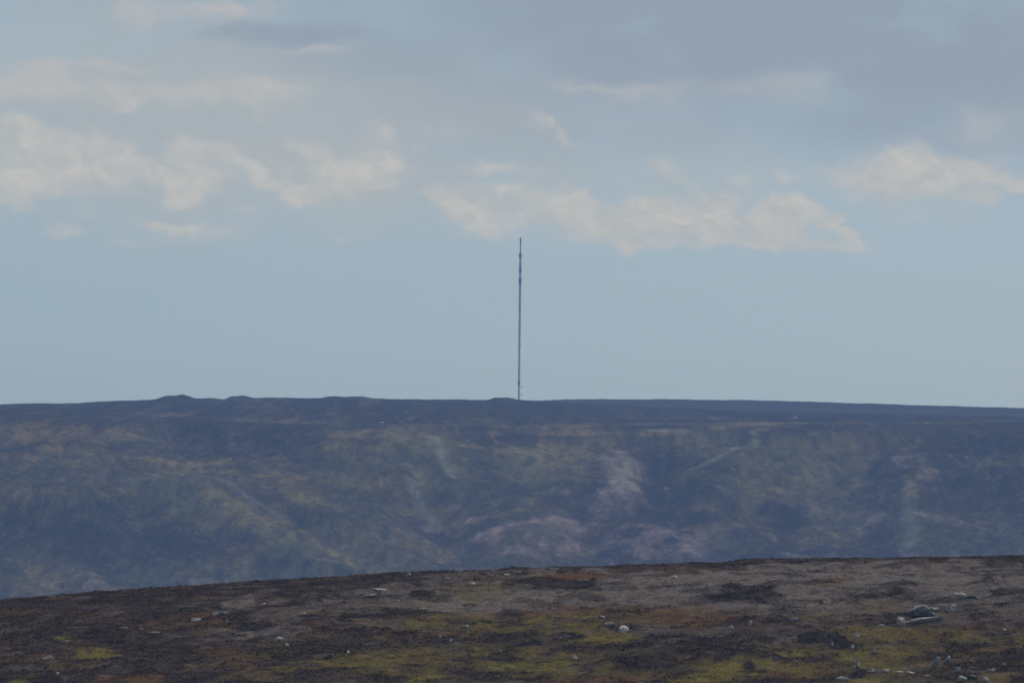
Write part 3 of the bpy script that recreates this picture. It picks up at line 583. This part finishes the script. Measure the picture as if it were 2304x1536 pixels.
# px, py (centre), width px, height px, material, tilt deg, name, label
ROCKS = [
    (111, 1479, 22, 12, 'white', -6, 'rock', 'bright white rock alone in dark heather at far lower left'),
    (130, 1516, 8, 7, 'white', 0, 'stone', 'tiny white stone below the bright white rock at lower left'),
    (441, 1397, 26, 8, 'pale', -12, 'rock', 'low pale rock left end of the small left outcrop'),
    (485, 1384, 24, 6, 'pinkish', -4, 'rock', 'thin pinkish slab topping the small left outcrop'),
    (502, 1390, 20, 11, 'grey', 3, 'boulder', 'rounded grey boulder at right of the small left outcrop'),
    (511, 1399, 6, 5, 'pale', 0, 'stone', 'small pale stone under the grey boulder of the left outcrop'),
    (592, 1359, 16, 5, 'pale', -15, 'stone', 'thin tilted pale stone in brown heather up the left slope'),
    (680, 1384, 26, 6, 'grey', 0, 'rock', 'flat grey rock beside a long dark peat cut'),
    (318, 1418, 10, 6, 'pale', 0, 'stone', 'small dull pale stone in heather left of the long grey streak'),
    (348, 1423, 26, 5, 'grey', 0, 'rock', 'low grey rock barely showing through the heather'),
    (284, 1412, 24, 4, 'grey', 0, 'rock', 'long low grey rock left of the small dull stone'),
    (625, 1442, 19, 9, 'pale', -8, 'rock', 'pale rock beside the patch of bleached heather'),
    (646, 1456, 9, 12, 'buff', 0, 'stone', 'small yellowish upright stone below the pale rock'),
    (853, 1323, 36, 9, 'pale', 2, 'slab', 'upper pale slab of the pair near the left crest'),
    (831, 1333, 40, 7, 'grey', -9, 'slab', 'lower grey slab of the pair near the left crest'),
    (920, 1294, 12, 6, 'pale', 0, 'rock', 'pale rock on the crest line left of centre'),
    (1060, 1312, 16, 9, 'pale', -8, 'rock', 'pale rock on brown grass just below the central crest'),
    (1141, 1295, 16, 7, 'pale', 4, 'rock', 'small pale rock beside orange grass under the crest'),
    (1250, 1281, 18, 4, 'pale', 0, 'slab', 'thin pale slab lying on the crest at centre'),
    (1008, 1297, 16, 3, 'pale', 0, 'stone', 'thin stone between two rocks on the crest'),
    (1517, 1300, 20, 8, 'pale', 6, 'rock', 'lone pale rock on the grey heather right of centre'),
    (1403, 1411, 26, 16, 'white', 0, 'boulder', 'largest bright rounded boulder at centre right on green grass'),
    (1371, 1403, 24, 8, 'pale', 5, 'rock', 'flat pale rock just left of the bright rounded boulder'),
    (1355, 1392, 14, 6, 'grey', 0, 'stone', 'dull grey stone above the flat pale rock'),
    (1321, 1419, 13, 11, 'pinkish', 0, 'rock', 'small pinkish rock above a dark hollow'),
    (1047, 1408, 16, 7, 'grey', 0, 'rock', 'grey rock at the tip of a dark heather patch'),
    (1253, 1382, 8, 4, 'pale', 0, 'stone', 'tiny pale stone on orange grass at centre'),
    (990, 1432, 6, 8, 'pale', 0, 'stone', 'left of two tiny pale stones in the olive grass'),
    (1014, 1439, 7, 6, 'pale', 0, 'stone', 'right of two tiny pale stones in the olive grass'),
    (952, 1370, 14, 5, 'pale', 0, 'stone', 'flat pale stone on the ashy band left of centre'),
    (897, 1346, 8, 6, 'pale', 0, 'stone', 'small pale stone below the two crest slabs'),
    (903, 1359, 6, 5, 'pale', 0, 'stone', 'smallest stone of three below the crest slabs'),
    (859, 1360, 7, 5, 'pale', 0, 'stone', 'leftmost stone of three below the crest slabs'),
    (1260, 1437, 7, 7, 'grey', 0, 'stone', 'little grey stone on a dark heather strip'),
    (1126, 1460, 6, 8, 'pale', 0, 'stone', 'tiny pale stone in brown grass near bottom centre'),
    (1293, 1471, 15, 13, 'pinkish', 0, 'rock', 'pinkish rock at the left end of the dark heather bank'),
    (782, 1464, 7, 8, 'pale', 0, 'stone', 'tiny pale stone in grass at lower left of centre'),
    (1644, 1411, 18, 9, 'pale', 0, 'rock', 'pale rock left of a small upright stone on the ashy slope'),
    (1687, 1404, 9, 10, 'pale', 0, 'stone', 'small upright stone right of a pale rock on the ashy slope'),
    (1785, 1400, 18, 7, 'grey', 0, 'rock', 'grey rock beside a yellow tuft on the ashy slope'),
    (1810, 1281, 6, 4, 'white', 0, 'stone', 'tiny white stone high on the grey heather'),
    (2155, 1341, 22, 17, 'pale', 5, 'boulder', 'pale blocky boulder touching the dark one on the right slope'),
    (2186, 1339, 34, 12, 'dark', 0, 'boulder', 'dark rounded boulder at the top of the right outcrop'),
    (2133, 1370, 32, 17, 'pale', 14, 'boulder', 'wedge shaped pale boulder at the right end of the outcrop'),
    (2098, 1368, 30, 11, 'grey', 0, 'rock', 'grey rock in the middle of the upper outcrop row'),
    (2064, 1374, 36, 18, 'grey', -14, 'boulder', 'bulky grey boulder at the left of the upper outcrop row'),
    (2090, 1383, 44, 11, 'dark', 0, 'rock', 'dark shaded rock above the long pale slab'),  # its shade is put into the stone colour, darker than its neighbours
    (2072, 1395, 84, 13, 'pale', -4, 'slab', 'longest pale slab of the right outcrop'),
    (2028, 1397, 16, 18, 'pale', 0, 'boulder', 'pale end block at the left of the longest slab'),
    (1981, 1410, 13, 8, 'pale', 0, 'rock', 'small pale rock left below the longest slab'),
    (1926, 1430, 13, 9, 'pale', 0, 'rock', 'small pale rock above a dark hollow on the right slope'),
    (1978, 1430, 6, 5, 'pale', 0, 'stone', 'tiny stone right of a small pale rock'),
    (1918, 1454, 8, 8, 'pale', 0, 'stone', 'pale stone at the right end of a dark hollow'),
    (1871, 1452, 8, 6, 'grey', 0, 'stone', 'grey stone at the left end of a dark hollow'),
    (1966, 1464, 15, 13, 'grey', 0, 'boulder', 'round grey boulder above the stone row'),
    (1929, 1494, 11, 26, 'grey', 4, 'boulder', 'narrow upright grey stone left above the stone row'),
    (1962, 1510, 16, 12, 'pale', -4, 'rock', 'left end stone of the low row at the lower right'),
    (1974, 1507, 24, 9, 'grey', 0, 'slab', 'flat grey slab second in the low stone row'),
    (1994, 1509, 14, 8, 'pale', 8, 'rock', 'pale stone third in the low stone row'),
    (2020, 1505, 26, 6, 'grey', 0, 'slab', 'thin slab fourth in the low stone row'),
    (2048, 1507, 20, 8, 'pale', 6, 'rock', 'right end stone of the low row at the lower right'),
    (1900, 1527, 26, 9, 'pale', 8, 'slab', 'tilted pale slab at the bottom beside a dark hollow'),
    (2108, 1492, 14, 26, 'grey', 32, 'slab', 'left leaning slab of two tilted grey slabs'),
    (2132, 1480, 16, 26, 'grey', 24, 'slab', 'right leaning slab of two tilted grey slabs'),
    (2154, 1512, 18, 12, 'grey', 0, 'rock', 'grey rock below the two leaning slabs'),
    (2165, 1529, 18, 15, 'pale', 0, 'boulder', 'pale boulder at the bottom edge below the leaning slabs'),
    (2188, 1525, 26, 9, 'dark', 0, 'slab', 'dark slab between two pale boulders at the bottom edge'),
    (2216, 1528, 16, 12, 'pale', 0, 'boulder', 'pale boulder right of the dark slab at the bottom edge'),
    (2230, 1512, 18, 13, 'grey', 0, 'boulder', 'grey boulder above the bottom edge at far right'),
    (2257, 1493, 11, 7, 'pale', 0, 'stone', 'small pale stone alone at the far lower right'),
    (2260, 1413, 10, 6, 'pale', 0, 'stone', 'small pale stone on the ashy slope at the far right edge'),
    (2085, 1524, 12, 8, 'grey', 0, 'rock', 'grey rock below the right end of the stone row'),
]
for i, (px, py, wp, hp, mt, tilt, nm, lab) in enumerate(ROCKS):
    g = at_near(px, py + hp * .42)
    gz = near_h(g[:1], g[1:2])[0]
    m_per = np.hypot(g[0], g[1]) / F
    k_ = 1.25 if (px > 2015 and py < 1420) else 1.0
    sx = wp * m_per * .68 * k_; sz = hp * m_per * .84 * (1.08 if k_ > 1 else 1.0)
    sy = max(sx * random.Random(i).uniform(.5, .8), sz * .8)
    o = link(nm, rock_mesh(nm, sx, min(sy, 1.1), sz, i * 7 + 3, nm == 'slab'), MAT[mt])
    o.location = (g[0], g[1], gz + sz * .30 + .03)
    o.rotation_euler = (random.Random(i + 50).uniform(-.15, .15), math.radians(tilt), random.Random(i + 9).uniform(-.35, .35))
    o['label'] = lab; o['category'] = nm; o['group'] = 'rocks scattered on the near moor'
FARROCKS = [
    (859, 951, 13, 5, 'white', 'white rock on the distant moor above the left slope'),
    (1791, 942, 15, 6, 'white', 'brightest white rock on the distant moor at right'),
    (1337, 944, 9, 4, 'pale', 'small pale rock on the distant moor at centre'),
    (1875, 961, 6, 4, 'pale', 'tiny pale rock below right of the brightest distant rock'),
    (1059, 1168, 8, 5, 'white', 'white rock in the gully of the far hillside'),
    (1508, 1239, 6, 6, 'white', 'white rock on the pink scree of the far hillside'),
    (912, 925, 8, 3, 'pale', 'faint pale rock just under the skyline left of the mast'),
    (175, 1040, 7, 5, 'pale', 'pale rock at the end of the orange patch on the left hillside'),
]
for i, (px, py, wp, hp, mt, lab) in enumerate(FARROCKS):
    g = hit(far_h, px, py, 3500, 5000, 3000)
    g[2] = hit(far_h, px, py, 3500, 5000, 3000)[2]
    d = ray(px, py); s = g[1] / d[1]
    m_per = np.hypot(g[0], g[1]) / F
    sx = wp * m_per * .6; sz = hp * m_per * .6
    o = link('rock', rock_mesh('rock', sx, sx * .7, sz, i * 5 + 400), MAT[mt])
    o.location = (g[0], g[1], d[2] * s + sz * .3)
    o['label'] = lab; o['category'] = 'rock'; o['group'] = 'rocks on the far hillside'

# ------------------------------------------------------------------ the mast
def tube(bm, a, b, r, seg=6):
    a = Vector(a); b = Vector(b); d = (b - a); L = d.length
    q = d.to_track_quat('Z', 'Y').to_matrix().to_4x4()
    bmesh.ops.create_cone(bm, cap_ends=True, segments=seg, radius1=r, radius2=r, depth=L, matrix=Matrix.Translation((a + b) / 2) @ q)
def bm_obj(name, bm, mat, parent):
    me = bpy.data.meshes.new(name); bm.to_mesh(me); bm.free(); return link(name, me, mat, parent)
steel = plain_mat('weathered_steel', (.06, .06, .07), .6, .3, .15, .2)
steel2 = plain_mat('antenna_shroud', (.07, .07, .08), .6, 0, .1, .2)
MR = 7000.0
d0 = ray(1167.3, 898); bx, by = d0[0] / d0[1] * MR, MR
bz = float(ridge_h(np.array([bx]), np.array([by]))[0])
def zpx(py):
    # height above the base at which the mast crosses this row
    d = ray(1169, py); return d[2] / d[1] * MR - bz
mast = bpy.data.objects.new('radio_mast', None); sc.collection.objects.link(mast)
mast.location = (bx, by, bz)
mast['label'] = 'tall thin guyed steel radio mast standing on the skyline moor'; mast['category'] = 'radio mast'
Ztop, Zcol = zpx(535), zpx(570)
Rm = .92
bm = bmesh.new()
leg = [(Rm * math.cos(a), Rm * math.sin(a)) for a in (math.pi / 2, math.pi * 7 / 6, math.pi * 11 / 6)]
for (x, y) in leg: tube(bm, (x, y, 0), (x, y, Zcol), .19)
st = 3.0; z = 0; k = 0
while z + st < Zcol:
    for i in range(3):
        a, b = leg[i], leg[(i + 1) % 3]
        if k % 2: a, b = b, a
        tube(bm, (a[0], a[1], z), (b[0], b[1], z + st), .11, 4)
        tube(bm, (a[0], a[1], z), (b[0], b[1], z), .09, 4)
    z += st; k += 1
tube(bm, (0, 0, 0), (0, 0, Zcol), .38)
bm_obj('lattice_column', bm, steel, mast)
bm = bmesh.new(); tube(bm, (0, 0, Zcol - 1), (0, 0, Ztop), .5, 12); tube(bm, (0, 0, Ztop - 4), (0, 0, Ztop), .75, 12)
bm_obj('top_antenna', bm, steel2, mast)
for (p0, p1, rr) in ((570, 579, 1.35), (594, 597, 1.15), (602, 614, 1.2), (624, 640, 1.3), (655, 658, 1.15), (688, 694, 1.1), (752, 755, 1.1), (858, 866, 1.1)):
    bm = bmesh.new(); z0, z1 = zpx(p1), zpx(p0)
    for a in range(6):
        t = a * math.pi / 3; c, s = math.cos(t) * rr * .8, math.sin(t) * rr * .8
        tube(bm, (c, s, z0), (c, s, z1), .32, 6)
    tube(bm, (0, 0, z0 + .3), (0, 0, z0 + .6), rr, 12); tube(bm, (0, 0, z1 - .6), (0, 0, z1 - .3), rr, 12)
    bm_obj('antenna_array', bm, steel2, mast)
for p0 in (675, 731, 776, 830):
    bm = bmesh.new(); z0 = zpx(p0); tube(bm, (0, 0, z0), (0, 0, z0 + .4), 1.6, 12)
    for a in range(12):
        t = a * math.pi / 6; tube(bm, (1.8 * math.cos(t), 1.8 * math.sin(t), z0 + .4), (1.8 * math.cos(t), 1.8 * math.sin(t), z0 + 1.5), .06, 4)
    bm_obj('platform', bm, steel, mast)
for p0 in (870, 887):
    bm = bmesh.new(); z0 = zpx(p0)
    tube(bm, (1.2, 0, z0), (2.6, 0, z0), .18); bmesh.ops.create_cone(bm, cap_ends=True, segments=16, radius1=.9, radius2=.45, depth=.7, matrix=Matrix.Translation((2.7, 0, z0)) @ Matrix.Rotation(math.pi / 2, 4, 'Y'))
    bm_obj('dish', bm, steel2, mast)
for lv, dist in ((Zcol * .97, 118), (Zcol * .74, 118), (Zcol * .5, 70), (Zcol * .27, 70)):
    for a in (math.pi / 2, math.pi * 7 / 6, math.pi * 11 / 6):
        gx_, gy_ = dist * math.cos(a), dist * math.sin(a)
        gz_ = float(ridge_h(np.array([bx + gx_]), np.array([by + gy_]))[0]) - bz
        bm = bmesh.new(); tube(bm, (0, 0, lv), (gx_, gy_, gz_), .018, 4); bm_obj('guy_wire', bm, steel, mast)
